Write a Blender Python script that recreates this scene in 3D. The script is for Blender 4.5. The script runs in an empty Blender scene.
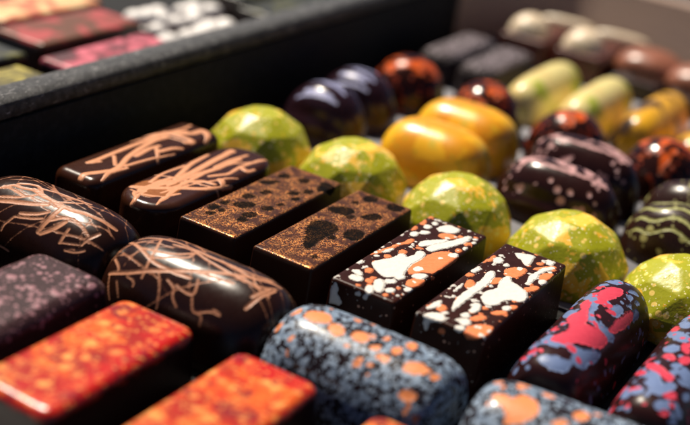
import bpy, bmesh, math, random
import numpy as np
from mathutils import Vector, Matrix

S = 0.001                      # everything below is authored in millimetres
scene = bpy.context.scene
C = bpy.data.collections.new("chocolate_display")
scene.collection.children.link(C)

# ------------------------------------------------------------------ nodes
class NT:
    """tiny node-tree writer"""
    def __init__(s, m):
        m.use_nodes = True
        s.t = m.node_tree
        s.t.nodes.clear()
        s.out = s.t.nodes.new('ShaderNodeOutputMaterial')
        s.bsdf = s.t.nodes.new('ShaderNodeBsdfPrincipled')
        s.t.links.new(s.bsdf.outputs[0], s.out.inputs[0])
        tc = s.t.nodes.new('ShaderNodeTexCoord')
        mp = s.t.nodes.new('ShaderNodeMapping')
        mp.inputs['Scale'].default_value = (1/S, 1/S, 1/S)
        s.t.links.new(tc.outputs['Object'], mp.inputs[0])
        s.mm = mp.outputs[0]
        s.mp = mp
    def n(s, typ, **k):
        x = s.t.nodes.new(typ)
        for a, b in k.items():
            setattr(x, a, b)
        return x
    def put(s, sock, v):
        if isinstance(v, bpy.types.NodeSocket):
            s.t.links.new(v, sock)
        elif isinstance(v, tuple) and sock.type == 'RGBA' and len(v) == 3:
            sock.default_value = (*v, 1)
        else:
            sock.default_value = v
    def attr(s, name):
        a = s.n('ShaderNodeAttribute'); a.attribute_name = name
        return a.outputs['Fac']
    def noise(s, scale, detail=3, rough=.55, vec=None, dist=0., out='Fac'):
        a = s.n('ShaderNodeTexNoise')
        s.put(a.inputs['Vector'], vec or s.mm)
        a.inputs['Scale'].default_value = scale
        a.inputs['Detail'].default_value = detail
        a.inputs['Roughness'].default_value = rough
        a.inputs['Distortion'].default_value = dist
        return a.outputs[out]
    def voro(s, scale, feature='F1', rand=1., vec=None, out='Distance'):
        a = s.n('ShaderNodeTexVoronoi'); a.feature = feature
        s.put(a.inputs['Vector'], vec or s.mm)
        a.inputs['Scale'].default_value = scale
        a.inputs['Randomness'].default_value = rand
        return a.outputs[out]
    def math(s, op, a, b=0., c=0., clamp=False):
        x = s.n('ShaderNodeMath', operation=op, use_clamp=clamp)
        s.put(x.inputs[0], a); s.put(x.inputs[1], b)
        if op in ('MULTIPLY_ADD',): s.put(x.inputs[2], c)
        return x.outputs[0]
    def ramp(s, v, lo, hi, a=0., b=1.):
        x = s.n('ShaderNodeMapRange', interpolation_type='SMOOTHSTEP')
        s.put(x.inputs['Value'], v)
        s.put(x.inputs['From Min'], lo); s.put(x.inputs['From Max'], hi)
        s.put(x.inputs['To Min'], a); s.put(x.inputs['To Max'], b)
        return x.outputs[0]
    def mix(s, f, a, b):
        x = s.n('ShaderNodeMix', data_type='RGBA')
        s.put(x.inputs[0], f); s.put(x.inputs[6], a); s.put(x.inputs[7], b)
        return x.outputs[2]
    def mixf(s, f, a, b):
        x = s.n('ShaderNodeMix', data_type='FLOAT')
        s.put(x.inputs[0], f); s.put(x.inputs[2], a); s.put(x.inputs[3], b)
        return x.outputs[0]
    def warp(s, scale, amount):
        """object coordinates pushed about by noise"""
        c = s.noise(scale, 2, out='Color')
        v = s.n('ShaderNodeVectorMath', operation='MULTIPLY_ADD')
        s.put(v.inputs[0], c); v.inputs[1].default_value = (amount,)*3; s.put(v.inputs[2], s.mm)
        return v.outputs[0]
    def bump(s, h, dist_mm, strength=1., prev=None):
        b = s.n('ShaderNodeBump')
        b.inputs['Strength'].default_value = strength
        b.inputs['Distance'].default_value = dist_mm*S
        s.put(b.inputs['Height'], h)
        if prev is not None: s.put(b.inputs['Normal'], prev)
        return b.outputs[0]
    def set(s, **k):
        names = dict(color='Base Color', rough='Roughness', metal='Metallic', normal='Normal',
                     spec='Specular IOR Level', coat='Coat Weight', coat_rough='Coat Roughness', sss='Subsurface Weight')
        for a, v in k.items():
            s.put(s.bsdf.inputs[names[a]], v)

CHOC = (.028, .0075, .0035)
def mat(name):
    m = bpy.data.materials.new(name)
    return m, NT(m)

def splash_material(name, layers, base=CHOC, base_rough=.26, soft=.05, thick=.25, speck=None, tone=.3, sheen=.25):
    """couverture with paint layers; every layer = (attribute holding a distance in mm, colour, colour 2, roughness)"""
    m, t = mat(name)
    v = t.noise(.35, 3)
    col = t.mix(v, tuple(c*(1-tone) for c in base), tuple(c*(1+tone) for c in base))
    rough = t.mixf(t.noise(.9, 4), base_rough-.07, base_rough+.1)
    height = t.math('MULTIPLY', t.noise(.6, 3), .12)
    if speck:                                   # fine spray dots: (scale, radius, colour, amount)
        for sc, rad, cl, amt in speck:
            vv = t.n('ShaderNodeTexVoronoi'); t.put(vv.inputs['Vector'], t.warp(2.5, .25)); vv.inputs['Scale'].default_value = sc
            d = vv.outputs['Distance']
            rnd = t.n('ShaderNodeSeparateColor'); t.put(rnd.inputs[0], vv.outputs['Color'])
            r = t.math('MULTIPLY', t.ramp(rnd.outputs[0], 1-amt, 1.), rad)
            f = t.ramp(t.math('SUBTRACT', d, r), .03, -.03)
            col = t.mix(f, col, cl)
            rough = t.mixf(f, rough, .4)
            height = t.math('ADD', height, t.math('MULTIPLY', f, .12))
    for a, c1, c2, rg, *amp in layers:
        d = t.attr(a)
        fine, broad = amp or (.5, .9)
        d = t.math('ADD', d, t.math('MULTIPLY_ADD', t.noise(1.8, 4, .65), fine, -.5*fine))
        if broad: d = t.math('ADD', d, t.math('MULTIPLY_ADD', t.noise(.62, 2), broad, -.5*broad))
        f = t.ramp(d, soft, -soft)
        lc = t.mix(t.noise(.8, 3), c1, c2)
        col = t.mix(f, col, lc)
        rough = t.mixf(f, rough, rg)
        h = t.math('MULTIPLY', t.ramp(d, .1, -.45), t.math('MULTIPLY_ADD', t.noise(1.1, 3), .5, .75))
        height = t.math('MAXIMUM', height, h)
    t.set(color=col, rough=rough, normal=t.bump(height, thick), spec=sheen)
    return m

# ------------------------------------------------------------------ meshes
def link(name, me, m, parent=None, smooth=True):
    o = bpy.data.objects.new(name, me)
    C.objects.link(o)
    if m is not None: me.materials.append(m)
    if smooth:
        me.polygons.foreach_set('use_smooth', [True]*len(me.polygons))
    if parent is not None: o.parent = parent
    return o

def mesh(name, V, F):
    me = bpy.data.meshes.new(name)
    me.from_pydata([tuple(v) for v in (np.asarray(V, float)*S)], [], [tuple(int(i) for i in f) for f in F])
    me.update()
    return me

def store(me, name, vals):
    a = me.attributes.new(name, 'FLOAT', 'POINT')
    a.data.foreach_set('value', np.asarray(vals, np.float32))

def tag(o, label, cat='chocolate', group=None, kind=None):
    if label: o['label'] = label; o['category'] = cat
    if group: o['group'] = group
    if kind: o['kind'] = kind
    return o

def box_shape(L, W, H, r=1.2, draft=.06, step=.4, vr=None):
    """rounded bar, long axis y, base at z=0. Returns V,F and unfolded pattern coordinates (a across, b along)"""
    nx, ny, nz = max(4, int(W/step)), max(4, int(L/step)), max(4, int(H/(step*1.6)))
    gx, gy, gz = (np.linspace(-W/2, W/2, nx+1), np.linspace(-L/2, L/2, ny+1), np.linspace(0, H, nz+1))
    idx, V, F = {}, [], []
    def vid(i, j, k):
        q = (i, j, k)
        if q not in idx:
            idx[q] = len(V); V.append((gx[i], gy[j], gz[k]))
        return idx[q]
    for i in range(nx):
        for j in range(ny):
            F.append((vid(i, j, nz), vid(i+1, j, nz), vid(i+1, j+1, nz), vid(i, j+1, nz)))
    for k in range(nz):
        for i in range(nx):
            F.append((vid(i, 0, k), vid(i+1, 0, k), vid(i+1, 0, k+1), vid(i, 0, k+1)))
            F.append((vid(i+1, ny, k), vid(i, ny, k), vid(i, ny, k+1), vid(i+1, ny, k+1)))
        for j in range(ny):
            F.append((vid(0, j+1, k), vid(0, j, k), vid(0, j, k+1), vid(0, j+1, k+1)))
            F.append((vid(nx, j, k), vid(nx, j+1, k), vid(nx, j+1, k+1), vid(nx, j, k+1)))
    base = [vid(i, 0, 0) for i in range(nx+1)] + [vid(nx, j, 0) for j in range(1, ny+1)] + \
           [vid(i, ny, 0) for i in range(nx-1, -1, -1)] + [vid(0, j, 0) for j in range(ny-1, 0, -1)]
    F.append(tuple(reversed(base)))
    V = np.array(V)
    below = H - V[:, 2]
    a = V[:, 0] + np.where(np.abs(V[:, 0]) > W/2-1e-6, np.sign(V[:, 0])*below, 0)
    b = V[:, 1] + np.where(np.abs(V[:, 1]) > L/2-1e-6, np.sign(V[:, 1])*below, 0)
    # vertical edges rounded by vr, the top edge by r
    vr = vr or r
    P = V.copy()
    inn = np.stack([np.clip(P[:, 0], -W/2+vr, W/2-vr), np.clip(P[:, 1], -L/2+vr, L/2-vr)], 1)
    d = P[:, :2]-inn; n = np.linalg.norm(d, axis=1)
    cheb = np.max(np.abs(d), axis=1)
    k = np.where(n > 1e-9, cheb/np.maximum(n, 1e-9), 1)
    P[:, :2] = inn + d*k[:, None]
    # top edge: pull in the last r mm
    sd = vr - cheb                                   # distance in from the outline
    near = sd < r
    hi = P[:, 2] > H-r
    for q in np.where(near & hi)[0]:
        u, w = 1-sd[q]/r, 1-(H-P[q, 2])/r            # both 0..1 towards the edge
        if u <= 0 or w <= 0: continue
        m_, l_ = max(u, w), math.hypot(u, w)
        u2, w2 = u*m_/l_, w*m_/l_
        P[q, 2] = H-r+r*w2
        if n[q] > 1e-9:
            P[q, :2] -= d[q]/n[q]*(u-u2)*r
    P[:, :2] *= (1+draft*(H-P[:, 2])/H)[:, None]
    return P, F, a, b

def loft_shape(L, W, H, sec=2.3, end=3.5, step=.45, flat_end=None, ridge=None, skirt=0.):
    """arched bar / dome: section is a superellipse, the ends close by a superellipse too"""
    ns = max(18, int((W+1.6*H)/step)); nt = max(16, int(L/step))
    th = np.linspace(0, math.pi, ns+1)
    c, s_ = np.cos(th), np.sin(th)
    X = -np.sign(c)*np.abs(c)**(2/sec)*W/2; Z = np.abs(s_)**(2/sec)*H
    seg = np.hypot(np.diff(X), np.diff(Z)); arc = np.concatenate([[0], np.cumsum(seg)])
    u = np.linspace(0, arc[-1], ns+1)
    X = np.interp(u, arc, X); Z = np.interp(u, arc, Z); sa = u-arc[-1]/2
    # ring positions bunch up at the ends
    q = np.linspace(-1, 1, nt+1)
    ph = np.sin(q*math.pi/2)
    tt = .45*q+.55*ph
    V, A, B = [], [], []
    for y in tt:
        k = max(0., 1-abs(y)**end)**(1/end)
        k = max(k, .0)
        for i in range(ns+1):
            z = Z[i]*k
            x = X[i]*k
            if ridge: x, z = ridge(x, z, y, k)
            V.append((x, y*L/2, z)); A.append(sa[i]*(.25+.75*k)); B.append(y*L/2+np.sign(y)*(1-k)*H*.8)
    F = []
    for j in range(nt):
        for i in range(ns):
            p = j*(ns+1)+i
            F.append((p, p+1, p+ns+2, p+ns+1))
    base = [j*(ns+1) for j in range(nt+1)] + [j*(ns+1)+ns for j in range(nt, -1, -1)]
    F.append(tuple(base))
    V = np.array(V)
    F = [tuple(reversed(f)) for f in F]
    return V, F, np.array(A), np.array(B)

# ---------------------------------------------------------------- pattern fields
def capsule(a, b, x0, y0, r0, x1, y1, r1):
    dx, dy = x1-x0, y1-y0
    L2 = dx*dx+dy*dy
    if L2 < 1e-9:
        return np.hypot(a-x0, b-y0)-r0
    t = np.clip(((a-x0)*dx+(b-y0)*dy)/L2, 0, 1)
    return np.hypot(a-x0-t*dx, b-y0-t*dy)-(r0+(r1-r0)*t)

def field(a, b, prims, k=.5):
    """smooth union of blobs (x,y,r) and strokes (x0,y0,r0,x1,y1,r1)"""
    f = np.full(len(a), 9.)
    for p in prims:
        p = tuple(p)
        d = capsule(a, b, *(p if len(p) == 6 else (p[0], p[1], p[2], p[0], p[1], p[2])))
        h = np.maximum(k-np.abs(f-d), 0)/k
        f = np.minimum(f, d)-h*h*k/4
    return f

def poly_dist(a, b, P):
    """signed distance to a closed outline"""
    P = np.asarray(P, float); Q = np.roll(P, -1, 0)
    d = np.full(len(a), 1e9); inside = np.zeros(len(a), bool)
    for (x0, y0), (x1, y1) in zip(P, Q):
        d = np.minimum(d, capsule(a, b, x0, y0, 0, x1, y1, 0))
        if abs(y1-y0) > 1e-9:
            inside ^= ((y0 > b) != (y1 > b)) & (a < (x1-x0)*(b-y0)/(y1-y0)+x0)
    return np.where(inside, -d, d)

def rounded(P):
    P = np.asarray(P, float)
    for _ in range(2):
        Q = np.roll(P, -1, 0)
        P = np.stack([P*.75+Q*.25, P*.25+Q*.75], 1).reshape(-1, 2)
    return P

def smooth_line(P):
    P = np.asarray(P, float)
    for _ in range(2):
        if len(P) < 3: break
        M_ = np.stack([P[:-1]*.75+P[1:]*.25, P[:-1]*.25+P[1:]*.75], 1).reshape(-1, 2)
        P = np.concatenate([P[:1], M_[1:-1], P[-1:]])
    return [tuple(p) for p in P]

TRACED = {}
def TR(key, fallback, k=.35):
    """traced splash outlines: 'p' closed outlines, 'l' strokes, in tenths of a mm"""
    if key not in TRACED: return fallback
    T = TRACED[key]
    def f(a, b):
        v = np.full(len(a), 9.)
        for q in T.get('p', ()):
            pts = rounded([(q[i]/10, q[i+1]/10) for i in range(0, len(q), 2)])
            d = poly_dist(a, b, pts)-.15
            h = np.maximum(k-np.abs(v-d), 0)/k
            v = np.minimum(v, d)-h*h*k/4
        for q in T.get('l', ()):
            r = q[0]/10+.1; pts = smooth_line([(q[i]/10, q[i+1]/10) for i in range(1, len(q), 2)])
            v = np.minimum(v, field(a, b, strokes(pts, r), .2))
        return v
    return f

def strokes(pts, r):
    return [(pts[i][0], pts[i][1], r, pts[i+1][0], pts[i+1][1], r) for i in range(len(pts)-1)]

def random_splash(rng, n, ar, br, rmin, rmax, stretch=.3, power=2.2, fam=.5):
    out = []
    for _ in range(n):
        x, y = rng.uniform(*ar), rng.uniform(*br)
        r = rmin+(rmax-rmin)*rng.random()**power
        if rng.random() < stretch:
            an = rng.uniform(0, math.pi*2); l = r*rng.uniform(1., 3.)
            out.append((x, y, r*.8, x+math.cos(an)*l, y+math.sin(an)*l, r*rng.uniform(.2, .6)))
        else:
            out.append((x, y, r))
        if rng.random() < fam:
            for _ in range(rng.randint(1, 3)):
                an = rng.uniform(0, 6.28); l = r*rng.uniform(.8, 2.2)
                out.append((x+math.cos(an)*l, y+math.sin(an)*l, max(.2, r*rng.uniform(.25, .6))))
    return out

def scribble(rng, n, ar, br, r=.45, along=.0, spread=.5):
    """criss-cross drizzle lines"""
    out = []
    for _ in range(n):
        x, y = rng.uniform(*ar), rng.uniform(*br)
        an = along+rng.gauss(0, spread)
        L = rng.uniform(.45, 1.)*(br[1]-br[0])
        p = [(x-math.sin(an)*L/2, y-math.cos(an)*L/2)]
        m = 6
        for i in range(m):
            an += rng.gauss(0, .16)
            p.append((p[-1][0]+math.sin(an)*L/m, p[-1][1]+math.cos(an)*L/m))
        rr = r*rng.uniform(.6, 1.35)
        out += strokes(p, rr)
    return out

def place(name, shape, loc, m, label, group, rotz=0., fields=None, cat='chocolate', parent=None, scale=None):
    V, F, a, b = shape
    if scale is not None: V = V*np.array(scale)
    me = mesh(name, V, F)
    if fields:
        for fn, val in fields.items():
            if callable(val): v = val(a, b)
            elif isinstance(val, np.ndarray): v = val
            else: v = field(a, b, val)
            store(me, fn, v)
    store(me, 'pat_a', a); store(me, 'pat_b', b)
    o = link(name, me, m, parent)
    o.location = Vector(loc)*S
    o.rotation_euler = (0, 0, rotz)
    if label: tag(o, label, cat, group)
    return o

TRACED.update({
'white0': {'p': [[-51,-105,-43,-76,-26,-47,-27,-16,-16,-11,-5,-24,1,1,-3,28,9,36,21,16,20,-16,18,-50,25,-87,31,-110,19,-128,6,-146,-19,-133],[26,-181,32,-199,32,-212,25,-215,15,-207,5,-191,-1,-172,-1,-159,6,-156,16,-165],[18,-212,22,-223,20,-231,14,-234,8,-232,4,-225,-1,-213,-1,-203,3,-199,10,-202],[33,-142,34,-150,31,-158,26,-163,20,-164,15,-161,13,-153,16,-145,21,-139,28,-138],[51,-180,52,-186,50,-193,46,-198,41,-198,36,-194,35,-187,36,-180,41,-176,46,-175],[76,-147,78,-152,76,-161,72,-168,67,-168,62,-164,61,-157,62,-150,67,-146,72,-146],[-53,-151,-34,-166,-37,-178,-51,-175,-64,-171],[-39,-187,-36,-195,-37,-201,-40,-205,-45,-204,-50,-199,-52,-192,-52,-185,-48,-181,-43,-182],[-23,-183,-21,-191,-23,-199,-29,-205,-35,-206,-41,-201,-43,-193,-40,-185,-35,-179,-28,-179],[-64,-113,-62,-120,-64,-127,-68,-131,-75,-129,-77,-107,-68,-110],[72,-67,73,-76,68,-88,60,-96,51,-99,46,-95,45,-86,49,-75,57,-67,66,-64],[47,-46,49,-53,47,-60,42,-65,37,-66,32,-62,31,-55,33,-48,38,-43,43,-42],[-23,64,-18,89,-1,108,18,138,24,120,9,89,-3,60,-11,48],[1,51,9,89,24,125,38,160,44,196,58,181,53,136,42,104,30,73,19,42],[74,80,76,73,73,62,68,56,62,55,57,60,55,68,58,77,63,82,69,83],[74,128,76,122,74,114,70,112,66,117,64,124,66,130,70,131],[-30,178,-18,211,2,212,20,205,12,171,-7,167,-18,155],[-35,217,-40,212,-47,212,-52,217],[-45,110,-43,102,-44,93,-49,88,-55,88,-60,93,-63,101,-61,110,-56,115,-50,115],[-42,169,-40,159,-43,151,-49,150,-54,155,-56,165,-54,173,-48,174],[-30,136,-29,128,-31,120,-36,115,-42,114,-46,119,-48,126,-46,134,-41,140,-35,140],[-40,198,-38,190,-40,184,-44,183,-49,188,-51,196,-49,203,-45,203],[-68,78,-68,72,-70,66,-73,82],[-70,-11,-69,-15,-70,-19,-74,-18,-74,-7],[-48,-4,-47,-10,-48,-21,-52,-33,-56,-40,-59,-41,-61,-34,-59,-23,-55,-12,-51,-4],[76,173,77,168,75,162,72,159,69,163,67,168,69,173,72,174],[71,191,71,186,69,181,65,179,62,181,61,186,64,191,68,193],[-67,-234,-58,-245,-52,-264,-38,-277,-50,-282,-62,-284,-71,-284],[-2,-239,-3,-242,-7,-245,-11,-245,-13,-243,-12,-240,-9,-237,-5,-237],[14,-240,13,-243,10,-246,7,-246,5,-243,6,-240,9,-238,12,-238],[38,-110,39,-118,37,-125,32,-131,26,-131,21,-127,20,-120,22,-112,27,-107,33,-106],[-73,-165,-70,-173,-71,-177],[-67,-50,-66,-54,-67,-57,-70,-58,-73,-54,-74,-47,-70,-47],[-26,51,-25,47,-25,44,-28,44,-30,47,-31,51,-31,54,-28,54],[37,219,38,215,37,211,35,211,32,214,31,219,32,222,34,223]]},
'coral0': {'p': [[16,-53,20,-22,23,9,27,41,38,71,56,81,84,74,86,35,79,-17,75,-51,56,-55,46,-83,35,-94],[81,-89,86,-96,82,-119,73,-140,62,-144,53,-137,49,-122,52,-105,61,-93,71,-90],[-29,-135,-27,-142,-28,-149,-32,-153,-37,-153,-42,-148,-44,-141,-43,-134,-39,-130,-33,-130],[-1,-182,0,-188,-3,-192,-9,-192,-15,-189,-19,-183,-20,-177,-16,-173,-11,-173,-5,-176],[-34,-44,-33,-52,-35,-58,-41,-60,-45,-56,-47,-49,-44,-42,-39,-40],[-48,47,-47,72,-38,74,-31,55,-47,28,-52,-24,-74,-82,-69,-42,-57,8],[-13,145,4,167,29,170,28,145,3,126],[-65,187,-61,175,-60,165,-64,160,-71,164,-73,198],[-65,139,-62,128,-64,117,-69,111,-73,147],[56,-161,57,-166,55,-171,51,-172,48,-170,47,-165,49,-160,53,-159],[69,105,71,96,69,89,64,88,59,94,57,103,59,109,64,110],[-40,-93,-38,-98,-39,-101,-42,-102,-45,-98,-46,-94,-45,-90,-43,-90],[89,-44,91,-47,89,-54,85,-62,81,-65,79,-61,81,-55,85,-48],[-20,1,-17,-7,-18,-15,-21,-19,-27,-18,-32,-12,-34,-4,-34,4,-30,8,-25,7],[66,150,67,143,66,138,62,137,58,141,56,148,58,153,62,154],[51,-210,52,-215,50,-220,47,-220,43,-217,42,-212,44,-207,47,-207]]},
'white1': {'p': [[-61,-137,-49,-169,-54,-189,-68,-210],[-15,-208,-14,-222,-23,-232,-38,-237,-51,-237,-57,-232,-55,-222,-48,-209,-36,-200,-24,-200],[-54,-240,-44,-236,-42,-259,-49,-261],[-21,-184,-21,-190,-24,-195,-29,-197,-33,-195,-33,-189,-30,-183,-25,-181],[-59,-34,-58,-52,-52,-76,-59,-100],[-21,-171,-32,-143,-39,-104,-38,-62,-34,-16,-39,21,-42,62,-32,68,-22,47,-17,1,-17,-40,-19,-75,-20,-117,-20,-148],[1,-79,-7,-55,-2,-25,8,-12,-3,33,-5,65,8,70,17,45,39,42,63,24,77,0,73,-28,53,-31,41,-46,39,-81,22,-97],[-7,-119,4,-97,15,-108,22,-136,15,-147,2,-145,7,-124],[15,-161,17,-168,15,-175,11,-179,6,-178,2,-174,1,-166,2,-159,6,-155,11,-156],[29,-186,31,-195,29,-204,23,-209,17,-209,11,-203,9,-194,11,-185,17,-179,24,-180],[32,-219,33,-226,29,-233,23,-236,17,-235,14,-232,14,-225,16,-217,21,-212,27,-213],[-39,195,-9,208,5,214,8,188,15,159,8,145,-10,169,-23,173],[43,63,38,119,42,163,59,194,64,182,51,150,50,114,54,66],[51,220,54,208,53,197,48,192,41,194,35,203,32,216],[53,116,54,108,52,100,47,95,41,95,37,100,36,108,38,116,43,121,49,121],[80,111,82,105,80,94,74,84,69,84,64,90,62,99,64,108,68,112,74,112],[-64,60,-60,50,-60,38,-62,27,-67,23,-74,28,-70,64],[-40,134,-38,123,-40,113,-45,107,-52,108,-58,115,-60,126,-58,136,-53,142,-46,141],[-22,121,-21,114,-23,108,-27,107,-31,112,-32,119,-30,125,-26,126],[-46,103,-44,97,-46,93,-49,93,-52,97,-53,103,-52,108,-49,108],[67,-68,68,-75,66,-82,62,-86,57,-86,53,-81,52,-74,54,-67,58,-63,63,-63],[50,70,51,64,49,59,46,59,43,63,42,69,43,73,46,74],[9,128,10,121,8,116,4,115,0,119,-1,126,1,131,5,132],[-72,-232,-72,-234,-81,-237,-76,-230],[-45,-110,-44,-113,-45,-116,-47,-116,-49,-114,-50,-110,-49,-108,-47,-107],[-5,-4,-5,-8,-6,-10,-8,-11,-10,-8,-11,-4,-10,-1,-8,-1]]},
'coral1': {'p': [[36,-239,34,-212,44,-183,64,-169,77,-171,85,-201,67,-235,48,-241],[-21,93,-3,126,19,135,25,105,15,69,-6,59],[-62,137,-58,125,-58,111,-61,100,-68,98,-69,143],[-68,112,-66,103,-67,93,-70,83,-73,115],[-36,-26,-31,-41,-31,-54,-37,-59,-45,-55,-52,-44,-57,-29,-57,-16,-52,-11,-44,-15],[-59,14,-58,7,-60,0,-65,-5,-71,-5,-76,15,-69,18,-63,18],[48,126,67,158,80,151,76,108,61,104],[79,70,81,63,77,49,70,40,64,40,59,45,57,55,60,64,66,70,73,71],[69,-93,69,-100,64,-110,56,-118,48,-122,43,-119,43,-112,48,-102,57,-94,65,-91],[77,-52,78,-57,76,-66,71,-73,67,-73,63,-69,62,-62,63,-55,67,-51,72,-50],[44,-142,45,-151,41,-163,35,-174,27,-179,22,-177,21,-168,25,-156,31,-145,39,-140],[-34,-169,-32,-179,-33,-188,-38,-193,-44,-192,-50,-185,-53,-175,-52,-166,-47,-161,-40,-162],[-2,45,1,34,0,20,-5,9,-11,4,-17,7,-20,18,-19,32,-14,44,-8,49],[29,-106,30,-111,28,-116,24,-117,21,-114,20,-108,22,-104,26,-102],[23,139,45,180,63,199,68,186,45,148],[65,47,66,39,65,32,61,29,57,29,53,34,51,42,53,49,57,52,61,52],[-29,-109,-27,-117,-30,-123,-34,-124,-39,-119,-40,-112,-38,-106,-33,-105],[62,-25,64,-32,62,-37,58,-38,54,-33,53,-27,55,-21,59,-21],[-5,-247,-6,-251,-10,-254,-15,-254,-18,-252,-17,-248,-12,-244,-8,-244],[-23,41,-21,33,-21,22,-24,12,-28,7,-32,8,-34,16,-34,27,-31,37,-27,42]]},
'hole0': {'p': [[-25,-8,-22,-17,-24,-27,-30,-34,-38,-35,-45,-31,-48,-21,-46,-12,-40,-4,-32,-3],[-42,-80,-39,-88,-41,-96,-46,-102,-53,-103,-59,-99,-62,-91,-61,-83,-55,-77,-48,-76],[-44,-119,-41,-129,-42,-139,-48,-146,-56,-146,-64,-141,-68,-131,-66,-121,-61,-114,-52,-114],[-23,-126,-21,-133,-24,-140,-30,-143,-36,-140,-38,-132,-35,-125,-29,-122],[6,-46,9,-59,3,-75,-8,-88,-21,-93,-31,-88,-34,-75,-28,-59,-17,-46,-3,-41],[-12,44,-9,36,-11,27,-16,20,-23,19,-29,24,-32,32,-31,41,-25,48,-18,49],[48,-30,50,-39,47,-48,41,-55,33,-57,27,-53,25,-45,27,-35,34,-28,41,-26],[41,-88,43,-97,40,-108,32,-117,23,-119,16,-116,14,-107,17,-96,25,-87,34,-84],[38,-126,41,-134,40,-142,36,-147,29,-148,23,-143,20,-135,21,-127,26,-121,32,-121],[-32,-155,-29,-162,-30,-168,-35,-173,-40,-174,-46,-170,-48,-164,-47,-157,-43,-152,-37,-151],[40,93,42,84,39,75,32,67,25,65,19,68,17,76,20,86,26,94,34,96],[58,63,61,56,59,48,55,43,49,43,44,47,41,54,43,62,47,67,53,68],[52,5,53,-2,51,-8,45,-11,40,-7,39,-1,41,6,47,8],[-32,110,-31,100,-37,87,-47,76,-58,70,-65,72,-66,82,-61,95,-50,107,-40,112],[-36,165,-32,154,-34,144,-41,136,-49,135,-56,140,-60,150,-58,161,-51,169,-43,170],[15,177,18,167,16,156,10,149,1,147,-6,153,-9,163,-7,174,0,181,8,183],[58,124,60,115,59,106,53,99,46,98,40,103,37,112,39,121,45,128,52,129],[63,130,45,165,41,207,103,186,73,143]]},
'hole1': {'p': [[-43,-61,-57,-24,-37,2,-7,6,15,-16,16,-61,12,-101,21,-151,11,-153,-8,-130],[69,6,75,-11,72,-31,63,-42,49,-41,36,-30,30,-11,33,8,43,19,57,18],[-71,72,-54,105,-25,113,-8,96,-15,64,-50,55],[49,126,51,112,46,97,36,85,24,82,15,88,13,102,18,117,28,129,40,132],[-10,213,-7,200,-10,187,-19,177,-29,176,-37,183,-40,195,-37,209,-29,218,-19,220],[61,220,65,203,62,186,52,175,40,174,29,184,25,201,28,218],[-33,155,-32,148,-35,141,-40,139,-45,142,-46,149,-44,156,-38,159],[29,-56,31,-62,30,-68,26,-73,21,-73,17,-69,15,-63,16,-56,20,-52,25,-52],[52,-168,54,-174,52,-179,47,-180,43,-177,42,-172,44,-167,48,-165],[4,76,5,69,3,62,-2,57,-8,55,-12,58,-13,65,-11,72,-6,78,0,79]]},
'drz0': {'l': [[4.6,-11,-254,-9,-233,-19,-210,-29,-182,-31,-149,-37,-118,-33,-93,-29,-67],[8.0,-36,-210,-36,-186,-31,-163,-31,-143,-27,-127,-22,-111,-17,-95,-12,-79,-14,-53,-16,-27,-18,0,-21,25,-24,50,-27,75,-30,100,-32,129,-34,159,-44,195],[4.7,54,-226,37,-179,23,-141,18,-117,12,-93,6,-68,15,-55,23,-41,32,-28,47,-26,63,-23],[6.2,-63,-186,-50,-176,-39,-167,-29,-158,-19,-149,-10,-139,-1,-128,8,-118,17,-108,27,-98,37,-88,48,-78,58,-68,67,-56,74,-39,82,-20,89,1,95,22],[5.3,-56,-208,-18,-219],[5.7,-21,-68,-32,-34,-43,1,-54,37,-57,62,-60,88,-64,114],[4.1,24,6,31,22,39,38,47,55,43,84,40,114,42,146,47,179,61,203],[4.1,-2,64,-2,87,-3,110,-3,133,2,162,6,191],[5.7,40,114,71,102,74,130],[7.9,55,10,87,-8],[3.0,-20,-202,-4,-192,11,-186,29,-180,31,-162,36,-146,41,-130],[3.2,-48,-131,-55,-97,-62,-62,-60,-38,-58,-13,-56,12]]},
'drz1': {'l': [[6.8,19,-254,16,-227,22,-214,28,-200,34,-186,40,-171,46,-157,51,-141],[6.3,66,-214,47,-180,43,-154,39,-127,26,-100,13,-71,5,-41,-3,-11,-8,15,-12,41,-17,68,-14,91,-10,114],[5.7,-25,-171,-23,-137,-25,-111,-26,-85,-27,-59,-28,-33,-29,-6,-29,17,-29,41,-29,65,-31,94,-33,123,-26,138,-19,153,-12,168,-6,183],[3.9,-13,-91,26,-132],[5.6,22,-49,16,-16,10,17,15,47],[4.0,21,31,51,-4,79,-17],[3.9,46,-119,48,-98,50,-78,53,-57,55,-35,59,-15,64,6,69,28,74,51],[5.6,39,17,43,39,46,62,64,87],[6.6,-34,134,-14,138,5,141,25,144,61,141,44,120],[8.4,-10,151,3,168,16,184,18,206,19,228,55,203,74,181],[3.9,-20,-165,-11,-143],[3.8,49,-186,51,-165,54,-143,56,-120]]},
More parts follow.
